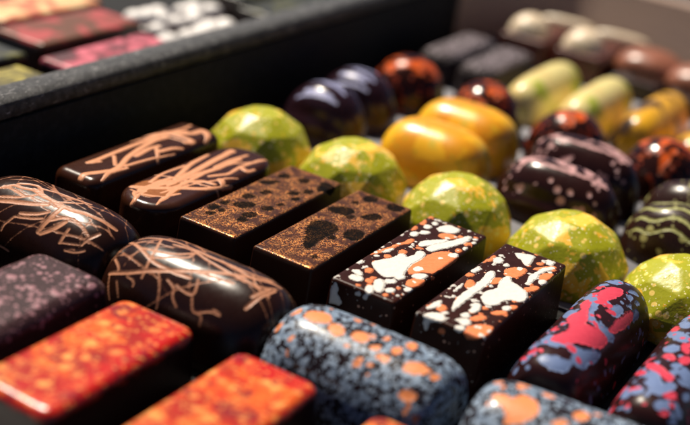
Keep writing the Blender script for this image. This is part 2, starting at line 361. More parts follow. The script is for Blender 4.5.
'drz2': {'l': [[3.6,-46,122,-35,109,-23,99,-25,76,-21,61,-16,47,-20,30,-25,13,-25,-5,-25,-24,-27,-45,-30,-66,-27,-79,-23,-93,-19,-106,-18,-122,-15,-137,-11,-152,-9,-167,-6,-182,-1,-197],[3.2,-14,95,-7,82,1,70,6,49,-25,13],[2.8,-37,118,-38,90,-41,70,-44,52],[2.3,-68,101,-63,85,-58,70,-53,56,-45,45,-37,36,-28,27,-18,20],[4.5,-77,93,-73,77,-68,61,-65,47,-61,34,-57,20,-52,6,-46,-7,-41,-20],[3.2,-12,51,-16,32,-20,14,-23,-4,-28,-21,-33,-38,-37,-54],[1.8,1,38,4,22,8,7,12,-8,13,-24,14,-40,16,-55,18,-71,22,-86],[1.8,-35,-15,-28,-25,-21,-35,-14,-44,-7,-54,1,-64,9,-72],[2.7,-86,25,-82,10,-77,-4,-72,-17,-65,-27,-58,-36],[1.8,-97,33,-94,18,-90,4,-87,-10,-82,-22,-77,-34],[1.8,-97,33,-110,41,-124,51,-136,51],[1.4,-169,42,-172,16],[4.9,-29,-53,-46,-53,-61,-51,-77,-49,-92,-44,-107,-42],[4.8,-108,-49,-97,-63,-85,-76,-74,-83,-62,-89],[3.1,-76,-51,-66,-64,-55,-77,-51,-91],[2.6,-74,-108,-93,-107,-109,-105],[2.2,-47,-98,-51,-115,-54,-133,-63,-159],[1.1,-108,-104,-104,-120,-98,-136,-92,-152],[3.0,-88,-159,-67,-166,-55,-174,-43,-180],[2.2,-117,-125,-111,-148,-103,-161,-93,-174],[1.3,-116,-128,-105,-147],[2.2,-31,-36,-31,-50,-31,-65,-31,-79,-27,-92,-23,-106,-19,-118]]},
'drz3': {'l': [[3.4,-110,187,-109,154,-105,129,-97,105,-87,83,-81,67,-75,51,-68,35,-61,19,-53,2,-45,-14,-40,-28,-34,-41,-28,-55,-21,-68,-12,-87,-1,-105,6,-121,15,-135,27,-149,44,-174],[2.8,-17,203,-44,134,-56,107,-65,83,-67,62,-68,41,-69,20,-67,3,-66,-14],[1.7,-9,176,2,160,5,140,12,125,14,102,19,81,17,62,17,44,16,26,16,8,15,-9,15,-27,15,-44,15,-61,15,-78,17,-100,21,-120,30,-135,45,-147],[2.0,9,122,-36,99,-62,94,-84,89,-105,87],[2.0,-41,146,-40,116,-37,90,-31,68,-23,48,-10,36,5,25],[2.0,3,84,7,61,12,38,4,17,-3,-3,-6,-23,-10,-43,-13,-62,-15,-81,-17,-100,-18,-118],[2.5,17,34,14,14,12,-7,14,-35,10,-56,7,-77,5,-97,4,-117,17,-135,36,-151],[1.7,-56,91,-49,73,-40,57,-30,39,-18,22,11,30],[1.4,-81,57,-96,46,-110,37,-130,31,-150,27],[2.0,-73,197,-97,158,-110,158],[1.4,-113,184,-143,171,-168,154],[1.4,-126,149,-142,138,-158,129],[1.4,-112,124,-116,101,-128,99],[1.7,-88,30,-98,5,-116,3,-131,-16],[1.7,-91,5,-98,-20,-96,-41,-80,-39,-62,-30],[1.4,-97,-38,-112,-46,-126,-53,-125,-78,-146,-80],[1.4,-127,-57,-119,-75,-110,-93,-110,-115],[1.4,-105,-97,-107,-114],[3.8,-69,-161,-50,-167,-28,-170,-9,-176,15,-179],[1.4,17,-111,-12,-138,-4,-157,10,-168,27,-177],[1.9,-10,-97,-13,-123,-14,-148,-14,-166,-12,-184],[2.7,-42,-155,-21,-163,5,-168],[1.7,-50,-3,-47,-26,-44,-49,-42,-67,-39,-85,-36,-102],[1.4,21,-120,35,-138]]},
'spot0': {'p': [[-6,85,-19,84,-30,94,-35,111,-33,128,-24,140,-11,141,0,131,6,114,4,97],[7,165,-15,157,-28,162,-30,177],[-45,182,-60,173,-71,175,-73,190],[-20,-7,-30,-8,-37,-1,-38,9,-35,19,-27,26,-17,26,-9,21,-6,11,-11,0],[40,40,28,40,23,43,23,48,29,54,41,58],[-29,43,-37,43,-43,50,-44,61,-39,71,-31,78,-22,78,-15,71,-14,60,-20,49],[-28,-38,-33,-39,-38,-36,-41,-32,-41,-26,-38,-23,-34,-22,-29,-24,-25,-29,-25,-34],[-11,-76,-18,-78,-24,-75,-28,-70,-28,-64,-24,-60,-18,-58,-11,-60,-6,-65,-7,-71],[19,-91,10,-92,4,-89,3,-82,8,-75,16,-70,26,-69,35,-71,36,-78,29,-86],[-29,-144,-40,-144,-50,-134,-56,-120,-55,-106,-49,-98,-40,-99,-30,-108,-23,-122,-23,-136],[-89,-155,-95,-153,-102,-145,-106,-133,-105,-123,-101,-119,-94,-120,-88,-128,-85,-139,-85,-149],[-24,-174,-29,-174,-37,-171,-43,-164,-45,-157,-43,-153,-38,-152,-32,-156,-26,-162,-23,-169],[12,-36,5,-38,-1,-35,-3,-30,1,-26,8,-25,14,-27,16,-32],[-72,-45,-75,-45,-77,-43,-77,-39,-76,-37,-73,-37,-70,-39,-70,-42],[-48,-71,-52,-69,-55,-62,-55,-53,-53,-45,-50,-41,-45,-43,-42,-50,-42,-59,-44,-67],[58,18,42,15,39,19,44,23]]},
'spot1': {'p': [[-29,161,-16,135,-29,118,-2,105,-6,79,-25,63,-53,64,-78,92,-84,109,-52,117,-45,141],[43,99,33,107,34,119,47,131],[35,47,23,53,19,63,23,72,35,77],[2,-21,-8,-20,-15,-15,-19,-7,-16,1,-9,5,1,5,10,-1,14,-9,11,-17],[-34,3,-40,4,-47,10,-51,19,-52,27,-49,32,-44,30,-37,24,-32,15,-31,7],[33,156,22,155,16,159,16,168,25,179]]},
'pink0': {'p': [[-35,75,-18,48,-12,4,3,-28,5,-56,22,-47,39,-38,62,-37,67,-59,56,-99,35,-123,18,-142,-2,-164,-25,-168,-30,-141,-14,-118,-14,-87,-39,-45,-36,-16,-21,0,-43,50],[-27,119,-15,153,4,168,19,162,17,123,8,87,-3,67,-14,82],[54,118,67,127,77,106,75,55,64,1,49,-16,46,21,51,71],[-57,40,-55,29,-71,43],[-22,-211,-21,-217,-25,-220,-30,-218,-35,-211,-35,-205,-31,-203,-26,-206],[-31,146,-30,139,-33,137,-38,141,-43,151,-44,158,-41,159,-35,153],[21,73,21,65,19,58,15,55,11,58,11,66,13,72,18,75]]},
'blue0': {'p': [[-46,121,-9,85,-1,37,5,-11,26,-26,49,-9,71,1,77,-21,60,-42,39,-38,9,-44,-7,-8,-16,49,-48,78],[-45,-188,-47,-198,-76,-176,-66,-157],[-26,-243,-21,-227,4,-221,29,-209,42,-210,39,-243,22,-258,-1,-259],[-49,-129,-13,-150,17,-154,35,-151,62,-92,75,-88,77,-131,64,-154,69,-181,47,-202,29,-197,29,-174,7,-172,-19,-191,-48,-174],[-33,2,-29,-12,-30,-27,-35,-37,-44,-36,-57,-19,-69,9,-67,22,-54,18,-42,12],[-27,-74,-26,-82,-29,-86,-36,-81,-42,-70,-44,-61,-39,-60,-32,-65],[49,78,48,60,42,45,34,39,27,47,22,63,23,80,28,93,37,97,44,92],[1,209,1,192,-6,180,-18,178,-33,194,-7,229],[80,153,84,145,84,134,80,124,74,119,68,121,64,131,64,142,67,151,73,156],[40,164,42,155,40,146,36,142,32,146,30,155,32,164,36,168],[60,180,62,173,60,164,57,158,54,160,52,166,54,175,57,181],[-57,-98,-56,-106,-63,-100,-70,-76],[-28,216,-25,196,-30,190,-40,203],[52,139,53,132,51,124,47,118,44,119,43,125,46,134,49,139]]},
'pink1': {'p': [[-31,-30,-9,-45,-8,-67,-36,-52],[-76,-48,-33,-91,1,-118,14,-129,8,-150,-14,-136,-46,-108],[-18,20,-4,38,10,-11,-2,-16],[19,-30,20,-41,16,-54,10,-61,3,-61,-1,-53,-2,-42,1,-31,8,-24,14,-24],[-46,110,-45,101,-51,99,-63,112,-88,157,-67,148,-53,125],[-47,-125,-47,-133,-53,-133,-67,-120,-101,-68,-68,-94,-54,-113],[33,-177,34,-185,30,-196,25,-203,19,-206,15,-202,15,-194,18,-184,24,-177,29,-174],[40,-234,40,-239,36,-248,30,-255,24,-258,21,-256,21,-251,25,-243,31,-237,37,-233]]},
'blue1': {'p': [[-5,51,-8,38,-19,31,-37,41,-62,77,-96,149,-78,130,-49,96,-27,77,-12,64],[-55,5,-33,17,-14,6,-14,-25,-34,-30],[-29,-162,-27,-131,-8,-146,4,-182,-13,-196,-34,-182],[24,-150,24,-160,21,-171,16,-178,10,-178,6,-172,5,-162,8,-152,13,-146,19,-145],[-46,-214,-46,-226,-54,-230,-71,-217,-83,-156,-57,-194],[-22,-204,-21,-213,-25,-222,-33,-225,-42,-220,-50,-209,-52,-198,-46,-192,-37,-192,-28,-196],[34,-215,34,-227,30,-240,21,-249,13,-250,7,-243,7,-233,12,-221,19,-213,28,-210],[34,-73,43,-83,47,-97,44,-112,35,-121,24,-117,15,-102,11,-84,14,-72,22,-68],[-27,126,-26,113,-30,106,-37,107,-47,120,-56,140,-58,156,-52,158,-42,150,-33,138],[10,-72,10,-80,8,-88,2,-94,-3,-94,-7,-88,-7,-80,-4,-72,1,-67,7,-67],[9,-102,10,-110,7,-116,2,-118,-2,-113,-2,-105,1,-99,6,-97],[57,-138,59,-145,58,-155,54,-163,49,-166,45,-162,44,-153,45,-144,48,-137,53,-135],[63,-229,62,-235,57,-245,50,-253,46,-253,47,-247,52,-238,58,-231]]},
'caramel': {'p': [[-58,-190,-63,-147,-50,-102,-12,-79,24,-90,34,-138,21,-190,-11,-209]]},
})

# ================================================================= camera, sun, sky
CAM_LOC, CAM_ROT, CAM_LENS = ((143.872, -196.987, 127.214), [(0.848423, 0.511356, 0.136724), (-0.317273, 0.284529, 0.904644), (0.423693, -0.8109, 0.403641)], 61.904)
cam_data = bpy.data.cameras.new("camera")
cam = bpy.data.objects.new("camera", cam_data); C.objects.link(cam)
M = Matrix([(CAM_ROT[0][0], CAM_ROT[1][0], CAM_ROT[2][0]), (CAM_ROT[0][1], CAM_ROT[1][1], CAM_ROT[2][1]), (CAM_ROT[0][2], CAM_ROT[1][2], CAM_ROT[2][2])])
cam.matrix_world = Matrix.Translation(Vector(CAM_LOC)*S) @ M.to_4x4()
cam_data.sensor_width = 36; cam_data.lens = CAM_LENS
cam_data.clip_start = .005; cam_data.clip_end = 100
cam_data.dof.use_dof = True
FOCUS = Vector((45, 20, 14))
fwd = -Vector(CAM_ROT[2])
cam_data.dof.focus_distance = (FOCUS-Vector(CAM_LOC)).dot(fwd)*S
cam_data.dof.aperture_fstop = 9.
scene.camera = cam

SUN_EL, SUN_AZ = math.radians(56), Vector((-.5, .235)).normalized()
sun_dir = Vector((SUN_AZ.x*math.cos(SUN_EL), SUN_AZ.y*math.cos(SUN_EL), math.sin(SUN_EL)))
sd_ = bpy.data.lights.new("sun", 'SUN'); sun = bpy.data.objects.new("sun", sd_); C.objects.link(sun)
sd_.energy = 5; sd_.angle = math.radians(.5); sd_.color = (1, .89, .745)
sun.rotation_euler = sun_dir.to_track_quat('Z', 'Y').to_euler()
sun.location = sun_dir*.6
w = bpy.data.worlds.new("World"); scene.world = w; w.use_nodes = True
nt = w.node_tree; bg = nt.nodes['Background']
sky = nt.nodes.new('ShaderNodeTexSky'); sky.sky_type = 'NISHITA'; sky.sun_disc = False
sky.air_density = .4; sky.dust_density = .2; sky.sun_elevation = SUN_EL; sky.sun_rotation = math.atan2(SUN_AZ.x, SUN_AZ.y)
nt.links.new(sky.outputs[0], bg.inputs[0]); bg.inputs[1].default_value = .05
vs = scene.view_settings
scene.display_settings.display_device = 'sRGB'
vs.view_transform = 'Standard'; vs.look = 'None'; vs.exposure = .55; vs.gamma = 1

# ================================================================= materials
WHITE, WHITE2 = (.74, .71, .66), (.62, .58, .52)
CORAL, CORAL2 = (.80, .25, .10), (.66, .17, .06)
m_splash = splash_material("dark_chocolate_white_and_coral_splashes", [('coral', CORAL, CORAL2, .34, .7, .8), ('white', WHITE, WHITE2, .34, .7, .8)],
                           speck=[(.9, .3, (.55, .3, .2), .12), (1.7, .24, (.6, .56, .5), .22)], sheen=.14, thick=.3, base=(.030, .0075, .0035), base_rough=.32)
m_berry = splash_material("dark_chocolate_pink_and_blue_splashes", [('blue', (.15, .21, .37), (.105, .15, .29), .4, .6, 1.3), ('pink', (.60, .058, .095), (.46, .032, .06), .4, .6, 1.4)],
                          speck=[(.6, .4, (.14, .19, .33), .3)], sheen=.2, thick=.12, base=(.022, .006, .006), base_rough=.3)
DRZ_C = [('caramel', (.30, .10, .022), (.20, .06, .014), .35, .4, .6)]
m_drizzle = splash_material("dark_chocolate_copper_drizzle", DRZ_C+[('line', (.66, .31, .17), (.50, .20, .095), .45, .22, .15)], thick=.2, base=(.036, .0105, .0045), base_rough=.25, sheen=.26, soft=.1)
m_strands = splash_material("dark_chocolate_fine_copper_strands", DRZ_C+[('line', (.52, .235, .13), (.34, .14, .07), .45, .16, .0), ('fine', (.42, .18, .095), (.26, .10, .05), .45, .2, .1)], thick=.14, base=(.018, .0052, .0027), base_rough=.27, sheen=.28, soft=.12)

def gold_material():
    m, t = mat("dark_chocolate_copper_glitter")
    fl = t.n('ShaderNodeTexVoronoi'); t.put(fl.inputs['Vector'], t.mm); fl.inputs['Scale'].default_value = 4.6
    sp = t.n('ShaderNodeSeparateColor'); t.put(sp.inputs[0], fl.outputs['Color'])
    flake = t.ramp(sp.outputs[0], .55, .68)
    patch = t.noise(.28, 4, .6)
    flake = t.math('MULTIPLY', flake, t.ramp(t.math('ADD', patch, t.math('MULTIPLY', t.noise(1.3, 4, .7), .4)), .55, .84))
    hole = t.math('ADD', t.attr('hole'), t.math('MULTIPLY_ADD', t.noise(.9, 5, .65), 2.2, -1.1))
    hf = t.ramp(hole, .35, -.35)
    top = t.ramp(t.attr('side'), .6, .0)
    flake = t.math('MULTIPLY', flake, top)
    flake = t.math('MULTIPLY', flake, t.math('MULTIPLY_ADD', hf, -.93, 1.))
    col = t.mix(flake, t.mix(hf, t.mix(top, CHOC, (.050, .013, .005)), (.004, .003, .003)), t.mix(sp.outputs[1], (.58, .15, .03), (1., .47, .15)))
    h = t.math('ADD', t.math('MULTIPLY', sp.outputs[2], t.math('MULTIPLY', top, .35)), t.math('MULTIPLY', t.math('MULTIPLY_ADD', hf, -1., 1.), .8))
    t.set(color=col, metal=t.math('MULTIPLY', flake, .75), rough=t.mixf(flake, t.mixf(hf, .4, .75), .4), normal=t.bump(h, .35), spec=t.mixf(hf, .2, .03))
    return m
m_gold = gold_material()

def orange_material():
    m, t = mat("orange_and_red_marbled_coating")
    q = t.n('ShaderNodeObjectInfo')
    sh = t.n('ShaderNodeVectorMath', operation='MULTIPLY_ADD'); t.put(sh.inputs[0], q.outputs['Random']); sh.inputs[1].default_value = (60, 40, 0); t.put(sh.inputs[2], t.mm)
    v = sh.outputs[0]
    a = t.noise(.11, 3, .55, vec=v, dist=.5)
    edge = t.ramp(t.math('ADD', t.math('ADD', t.attr('side'), t.attr('red')), t.math('MULTIPLY_ADD', t.noise(.25, 3, vec=v), 5., -2.2)), -1.2, .6)
    col = t.mix(t.ramp(a, .42, .60), (.31, .013, .005), (.68, .115, .014))
    col = t.mix(edge, col, (.46, .010, .006))
    w_ = t.n('ShaderNodeVectorMath', operation='MULTIPLY_ADD'); t.put(w_.inputs[0], t.noise(.4, 2, out='Color')); w_.inputs[1].default_value = (2, 2, 2); t.put(w_.inputs[2], v)
    vv = t.n('ShaderNodeTexVoronoi'); t.put(vv.inputs['Vector'], w_.outputs[0]); vv.inputs['Scale'].default_value = .33
    sp = t.n('ShaderNodeSeparateColor'); t.put(sp.inputs[0], vv.outputs['Color'])
    col = t.mix(t.math('MULTIPLY', t.ramp(t.math('ADD', vv.outputs['Distance'], t.math('MULTIPLY_ADD', t.noise(.17, 3, vec=v), .9, -.42)), .58, .22), t.math('MULTIPLY', t.ramp(t.math('ADD', sp.outputs[0], t.math('MULTIPLY', a, .8)), .55, 1.05), t.math('MULTIPLY_ADD', edge, -.75, 1.))), col, (.86, .33, .08))
    col = t.mix(t.math('MULTIPLY', t.ramp(t.noise(.2, 4, vec=v, dist=1.), .55, .63), .85), col, (.19, .008, .014))
    vv2 = t.voro(.7, vec=w_.outputs[0])
    col = t.mix(t.ramp(vv2, .34, .2, 0, .5), col, (.88, .38, .10))
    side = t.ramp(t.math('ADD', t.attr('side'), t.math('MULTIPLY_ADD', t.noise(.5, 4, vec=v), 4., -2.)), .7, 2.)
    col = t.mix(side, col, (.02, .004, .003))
    t.set(color=col, rough=.28, normal=t.bump(t.noise(.5, 3), .12), spec=.4)
    return m
m_orange = orange_material()

def spray_material(name, base, dots, layers, rough=.28):
    return splash_material(name, layers, base=base, speck=dots, base_rough=rough, thick=.15)
m_blue = splash_material("dark_chocolate_slate_blue_spatter", [('coral', (.78, .27, .10), (.64, .19, .06), .4, .9, 1.3)], base=(.014, .008, .009), base_rough=.2, thick=.12,
    speck=[(.7, .72, (.15, .205, .285), 1.), (1.05, .58, (.26, .34, .44), .95), (1.5, .38, (.31, .39, .49), .75), (2.3, .28, (.24, .31, .42), .7)])
m_lilac = splash_material("dark_chocolate_lilac_dots", [('dots', (.34, .17, .19), (.24, .12, .14), .4)], base=(.036, .016, .017), base_rough=.36, thick=.12,
    speck=[(.8, .5, (.30, .15, .17), .6), (1.3, .42, (.24, .12, .14), .6), (2.2, .3, (.2, .1, .12), .5)])

def gem_material():
    m, t = mat("lime_green_and_gold_gem_coating")
    q = t.n('ShaderNodeObjectInfo')
    sh = t.n('ShaderNodeVectorMath', operation='MULTIPLY_ADD'); t.put(sh.inputs[0], q.outputs['Random']); sh.inputs[1].default_value = (90, 50, 20); t.put(sh.inputs[2], t.mm)
    v = sh.outputs[0]
    col = t.mix(t.noise(.22, 3, vec=v), (.285, .305, .004), (.42, .40, .012))
    col = t.mix(t.ramp(t.noise(.10, 4, .55, vec=v, dist=.5), .54, .56), col, (.85, .50, .05))
    col = t.mix(t.ramp(t.noise(.33, 4, .6, vec=v), .63, .66), col, (.80, .44, .03))
    for sc, rad, cl, amt in ((.6, .5, (.84, .60, .14), .4), (.9, .36, (.85, .74, .33), .5), (1.7, .3, (.88, .82, .55), .5)):
        vv = t.n('ShaderNodeTexVoronoi'); t.put(vv.inputs['Vector'], t.warp(2.5, .2)); vv.inputs['Scale'].default_value = sc
        q = t.n('ShaderNodeSeparateColor'); t.put(q.inputs[0], vv.outputs['Color'])
        r = t.math('MULTIPLY', t.ramp(q.outputs[0], 1-amt, 1.), rad)
        col = t.mix(t.ramp(t.math('SUBTRACT', vv.outputs['Distance'], r), .04, -.04), col, cl)
    t.set(color=col, rough=t.mixf(t.noise(1.2, 4), .27, .5), normal=t.bump(t.noise(.8, 4), .1), spec=.4)
    return m
m_gem = gem_material()

def mottled(name, stops, scale=.16, rough=.2, detail=4, dist=.6, stretch=(1, 1, 1), spec=.5, bump=.12, fleck=None, side=False):
    """cloudy mix: stops = [(noise threshold, colour), ...]"""
    m, t = mat(name)
    v = t.mm
    if stretch != (1, 1, 1):
        q = t.n('ShaderNodeVectorMath', operation='MULTIPLY'); t.put(q.inputs[0], t.mm); q.inputs[1].default_value = stretch; v = q.outputs[0]
    n_ = t.noise(scale, detail, .55, vec=v, dist=dist)
    col = stops[0][1]
    for th_, c_ in stops[1:]:
        col = t.mix(t.ramp(n_, th_-.03, th_+.03), col, c_)
    if fleck:
        sc, rad, cl, amt = fleck
        vv = t.n('ShaderNodeTexVoronoi'); t.put(vv.inputs['Vector'], t.warp(1.5, .4)); vv.inputs['Scale'].default_value = sc
        q = t.n('ShaderNodeSeparateColor'); t.put(q.inputs[0], vv.outputs['Color'])
        r = t.math('MULTIPLY', t.ramp(q.outputs[0], 1-amt, 1.), rad)
        col = t.mix(t.ramp(t.math('SUBTRACT', vv.outputs['Distance'], r), .06, -.06), col, cl)
    if side: col = t.mix(t.ramp(t.attr('side'), .8, 2.2), col, CHOC)
    t.set(color=col, rough=t.mixf(t.noise(.8, 3), rough-.05, rough+.1), normal=t.bump(t.noise(.5, 4), bump), spec=spec)
    return m
m_plum = splash_material("plum_chocolate_blue_brush_marks", [('brush', (.40, .44, .68), (.20, .20, .38), .3, .5, .3)], base=(.020, .008, .013), base_rough=.2, soft=.35, thick=.2)
m_yellow = mottled("mango_yellow_coating", [(0, (.72, .30, .008)), (.46, (.86, .45, .015)), (.60, (.66, .46, .04))], .09, .3, dist=.3, bump=.05, fleck=(.7, .45, (.55, .36, .02), .4))
m_shell = splash_material("dark_chocolate_rose_splashes", [('rose', (.62, .37, .36), (.44, .22, .22), .35)], base=(.022, .007, .006), base_rough=.2, soft=.15)
m_stripe = splash_material("dark_chocolate_lime_stripes", [('line', (.42, .42, .17), (.30, .31, .09), .4, .2, .2)], base=(.024, .009, .006), speck=[(.5, .6, (.36, .34, .13), .35), (.9, .4, (.36, .34, .13), .3)])
m_ember = splash_material("dark_chocolate_ember_orange_patches", [('ember', (.80, .15, .018), (.42, .04, .007), .25)], base=(.022, .006, .004), base_rough=.16, soft=.5,
    speck=[(.6, .6, (.26, .03, .006), .4)])
def ice_material():
    m, t = mat("grey_violet_sparkle_sugar")
    vv = t.n('ShaderNodeTexVoronoi'); t.put(vv.inputs['Vector'], t.mm); vv.inputs['Scale'].default_value = 1.3
    q = t.n('ShaderNodeSeparateColor'); t.put(q.inputs[0], vv.outputs['Color'])
    f = t.math('MULTIPLY', t.ramp(q.outputs[0], .3, .9), t.ramp(t.attr('side'), 1.2, -.4))
    col = t.mix(f, (.022, .014, .016), t.mix(q.outputs[1], (.08, .06, .07), (.42, .36, .40)))
    t.set(color=col, rough=.6, normal=t.bump(t.math('ADD', q.outputs[2], t.math('MULTIPLY', t.noise(.4, 3), 3.)), .6), spec=.2)
    return m
m_ice = ice_material()
m_lime = mottled("pale_lime_and_cream_coating", [(0, (.68, .52, .19)), (.46, (.70, .60, .24)), (.60, (.38, .44, .04))], .075, .3, dist=.3)
m_bumble = mottled("yellow_patches_on_dark_chocolate", [(0, (.03, .012, .004)), (.43, (.35, .17, .01)), (.47, (.70, .36, .015))], .085, .25, dist=.4)
m_dark = mottled("plain_dark_chocolate", [(0, (.020, .007, .004)), (.55, (.035, .011, .006))], .2, .3)
m_milk = mottled("milk_chocolate", [(0, (.24, .085, .045)), (.55, (.30, .11, .065))], .15, .33)
m_redbrown = mottled("red_brown_chocolate", [(0, (.075, .018, .010)), (.55, (.11, .026, .014))], .15, .34)
m_cream = mottled("cream_icing", [(0, (.74, .60, .42)), (.55, (.80, .68, .50))], .2, .4)
m_rust = mottled("rust_and_rose_coating", [(0, (.13, .045, .012)), (.47, (.20, .045, .018)), (.54, (.40, .06, .05))], .10, .35, dist=.3, side=True)
m_rose = mottled("rose_pink_patches", [(0, (.07, .012, .012)), (.46, (.26, .03, .045)), (.53, (.55, .11, .15))], .13, .4, dist=.5, side=True)
m_salmon = mottled("salmon_coating", [(0, (.45, .09, .05)), (.42, (.70, .28, .12)), (.52, (.80, .52, .25))], .1, .35, side=True)
m_olive = mottled("olive_yellow_flecks_on_dark", [(0, (.045, .04, .008)), (.44, (.20, .16, .015)), (.54, (.45, .38, .06))], .16, .38, side=True)
m_moss = mottled("moss_green_flecks_on_dark", [(0, (.012, .012, .004)), (.52, (.06, .06, .012)), (.6, (.16, .15, .03))], .16, .38, side=True)
m_sugar = mottled("white_sugar_pearl", [(0, (.78, .75, .72)), (.55, (.84, .82, .80))], .3, .45)

def rim_material():
    m, t = mat("worn_black_rim")
    col = t.mix(t.ramp(t.noise(.35, 6, .75), .4, .7), (.02, .02, .021), (.095, .093, .092))
    q = t.n('ShaderNodeVectorMath', operation='MULTIPLY'); t.put(q.inputs[0], t.warp(.3, 2.)); q.inputs[1].default_value = (1.6, .35, 1.)
    col = t.mix(t.ramp(t.noise(1.2, 4, .7, vec=q.outputs[0]), .60, .66), col, (.46, .45, .44))
    t.set(color=col, rough=.5, normal=t.bump(t.noise(.8, 6, .75), .6), spec=.4)
    return m
m_rim = rim_material()
def tray_material():
    m, t = mat("black_grained_tray")
    v = t.n('ShaderNodeTexVoronoi'); t.put(v.inputs['Vector'], t.mm); v.inputs['Scale'].default_value = .9
    col = t.mix(t.ramp(t.noise(.5, 5, .7), .45, .75), (.05, .05, .051), (.13, .13, .13))
    col = t.mix(t.ramp(t.noise(1.8, 3, .7), .66, .74), col, (.45, .44, .43))
    t.set(color=col, rough=.55, normal=t.bump(t.noise(.9, 6, .7), .5), spec=.35)
    return m
m_tray = tray_material()
m_base = mottled("matt_black_board", [(0, (.010, .010, .010)), (.55, (.016, .016, .016))], .4, .7, spec=.15)
def wall_material():
    m, t = mat("taupe_grained_board")
    q = t.n('ShaderNodeVectorMath', operation='MULTIPLY'); t.put(q.inputs[0], t.mm); q.inputs[1].default_value = (.12, 1, 1)
    col = t.mix(t.noise(.35, 5, .65, vec=q.outputs[0]), (.25, .17, .125), (.36, .255, .20))
    t.set(color=col, rough=.6, normal=t.bump(t.noise(1.2, 4), .2), spec=.3)
    return m
m_wall = wall_material()
def paper_material():
    m, t = mat("grey_paper_liner")
    col = t.mix(t.noise(.12, 5, .6), (.17, .17, .19), (.26, .26, .285))
    t.set(color=col, rough=.75, normal=t.bump(t.noise(1.5, 4), .1), spec=.2)
    return m
m_paper = paper_material()
m_white_paper = mottled("white_paper", [(0, (.6, .59, .58)), (.55, (.66, .65, .64))], .1, .7)

# ================================================================= setting
def plain_box(name, x0, x1, y0, y1, z0, z1, m, parent=None, bev=1., slope=None):
    bm = bmesh.new()
    bmesh.ops.create_cube(bm, size=1)
    for v in bm.verts:
        v.co = Vector(((x0+x1)/2+v.co.x*(x1-x0), (y0+y1)/2+v.co.y*(y1-y0), (z0+z1)/2+v.co.z*(z1-z0)))
        if slope and v.co.z < (z0+z1)/2: v.co.y += slope
        v.co *= S
    if bev: bmesh.ops.bevel(bm, geom=bm.edges[:], offset=bev*S, segments=3, affect='EDGES', profile=.5)
    me = bpy.data.meshes.new(name); bm.to_mesh(me); bm.free()
    return link(name, me, m, parent)

mt, tt_ = mat("dark_table_wood")
tt_.set(color=tt_.mix(tt_.noise(.02, 5), (.02, .018, .017), (.035, .03, .028)), rough=.6)
table = plain_box("table_top", -700, 700, -500, 900, -45, -5, mt, bev=2)
tag(table, None, kind='structure')
tray = bpy.data.objects.new("display_tray", None); C.objects.link(tray)
tag(tray, "black grained display tray with a raised rim dividing its two rows of chocolates", "tray", None)
plain_box("base", -220, 190, -150, 301, -4.6, -.6, m_base, tray, .6)
plain_box("divider", -58.2, -49.6, -150, 246, -.6, 22.5, m_base, tray, .3)  # coloured darker than the rim above it, to hold the wall's shade
plain_box("rim", -58.8, -49, -150, 246, 22.5, 28.4, m_rim, tray, 2.6)
def back_wall():  # lean and rounded corner added so the wall goes from dark to sunlit
    R_ = 46.; cx, cy = -49.2+R_, 291-R_
    path = [(cx+R_*math.cos(math.pi-q*math.pi/2/14), cy+R_*math.sin(math.pi-q*math.pi/2/14), -math.cos(math.pi-q*math.pi/2/14), -math.sin(math.pi-q*math.pi/2/14), q/14) for q in range(15)]
    path += [(cx+(190-cx)*q/8, 291, 0, -1, 1) for q in range(1, 9)]
    V, F = [], []
    prof = [(0, -.6, 1), (0, 25.6, 0), (-.5, 26.7, 0), (-1.4, 27, 0), (-9, 27, 0), (-10, 26, 0), (-10, -.6, 0)]
    for x, y, nx_, ny_, w_ in path:
        for o_, z_, lean in prof:
            d = o_+lean*14*w_
            V.append((x+nx_*d, y+ny_*d, z_))
    n_ = len(prof)
    for q in range(len(path)-1):
        for p_ in range(n_-1):
            F.append((q*n_+p_, (q+1)*n_+p_, (q+1)*n_+p_+1, q*n_+p_+1))
    o = link("back_wall", mesh("back_wall", V, F), m_wall, tray)
    bm = bmesh.new(); bm.from_mesh(o.data); bmesh.ops.recalc_face_normals(bm, faces=bm.faces[:]); bm.to_mesh(o.data); bm.free()
    o.data.polygons.foreach_set('use_smooth', [True]*len(o.data.polygons))
    o.data.set_sharp_from_angle(angle=math.radians(40))
back_wall()
liner = plain_box("paper_liner", -43.5, 170, 52, 268, -.55, -.1, m_paper, None, 0)
tag(liner, "grey paper sheet showing between the green gems and the domes behind them", "paper")
sheet = plain_box("paper_liner", -43.5, 34, -138, -77.5, -.55, -.1, m_white_paper, None, 0)
tag(sheet, "pale sheet of paper under the orange bar at the lower left corner", "paper")

# ================================================================= chocolates
def both(f, prims):
    def g(a, b):
        v = f(a, b) if callable(f) else field(a, b, f)
        return np.minimum(v, field(a, b, prims))
    return g
def small_dots(seed, n, ar=(-19, 19), br=(-27, 27)):
    return random_splash(random.Random(seed+500), n, ar, br, .3, .95, .3, 2., .3)

def side_of(H, W, L):
    def f(a, b): return np.maximum(np.maximum(np.abs(a)-W/2, np.abs(b)-L/2), -1)+0.
    return f
PITCH, BW, BL, BH = 20.2, 15., 45., 14.
def bx(k): return PITCH*k+BW/2
G_ROW = 'oblong chocolates standing in the middle row'

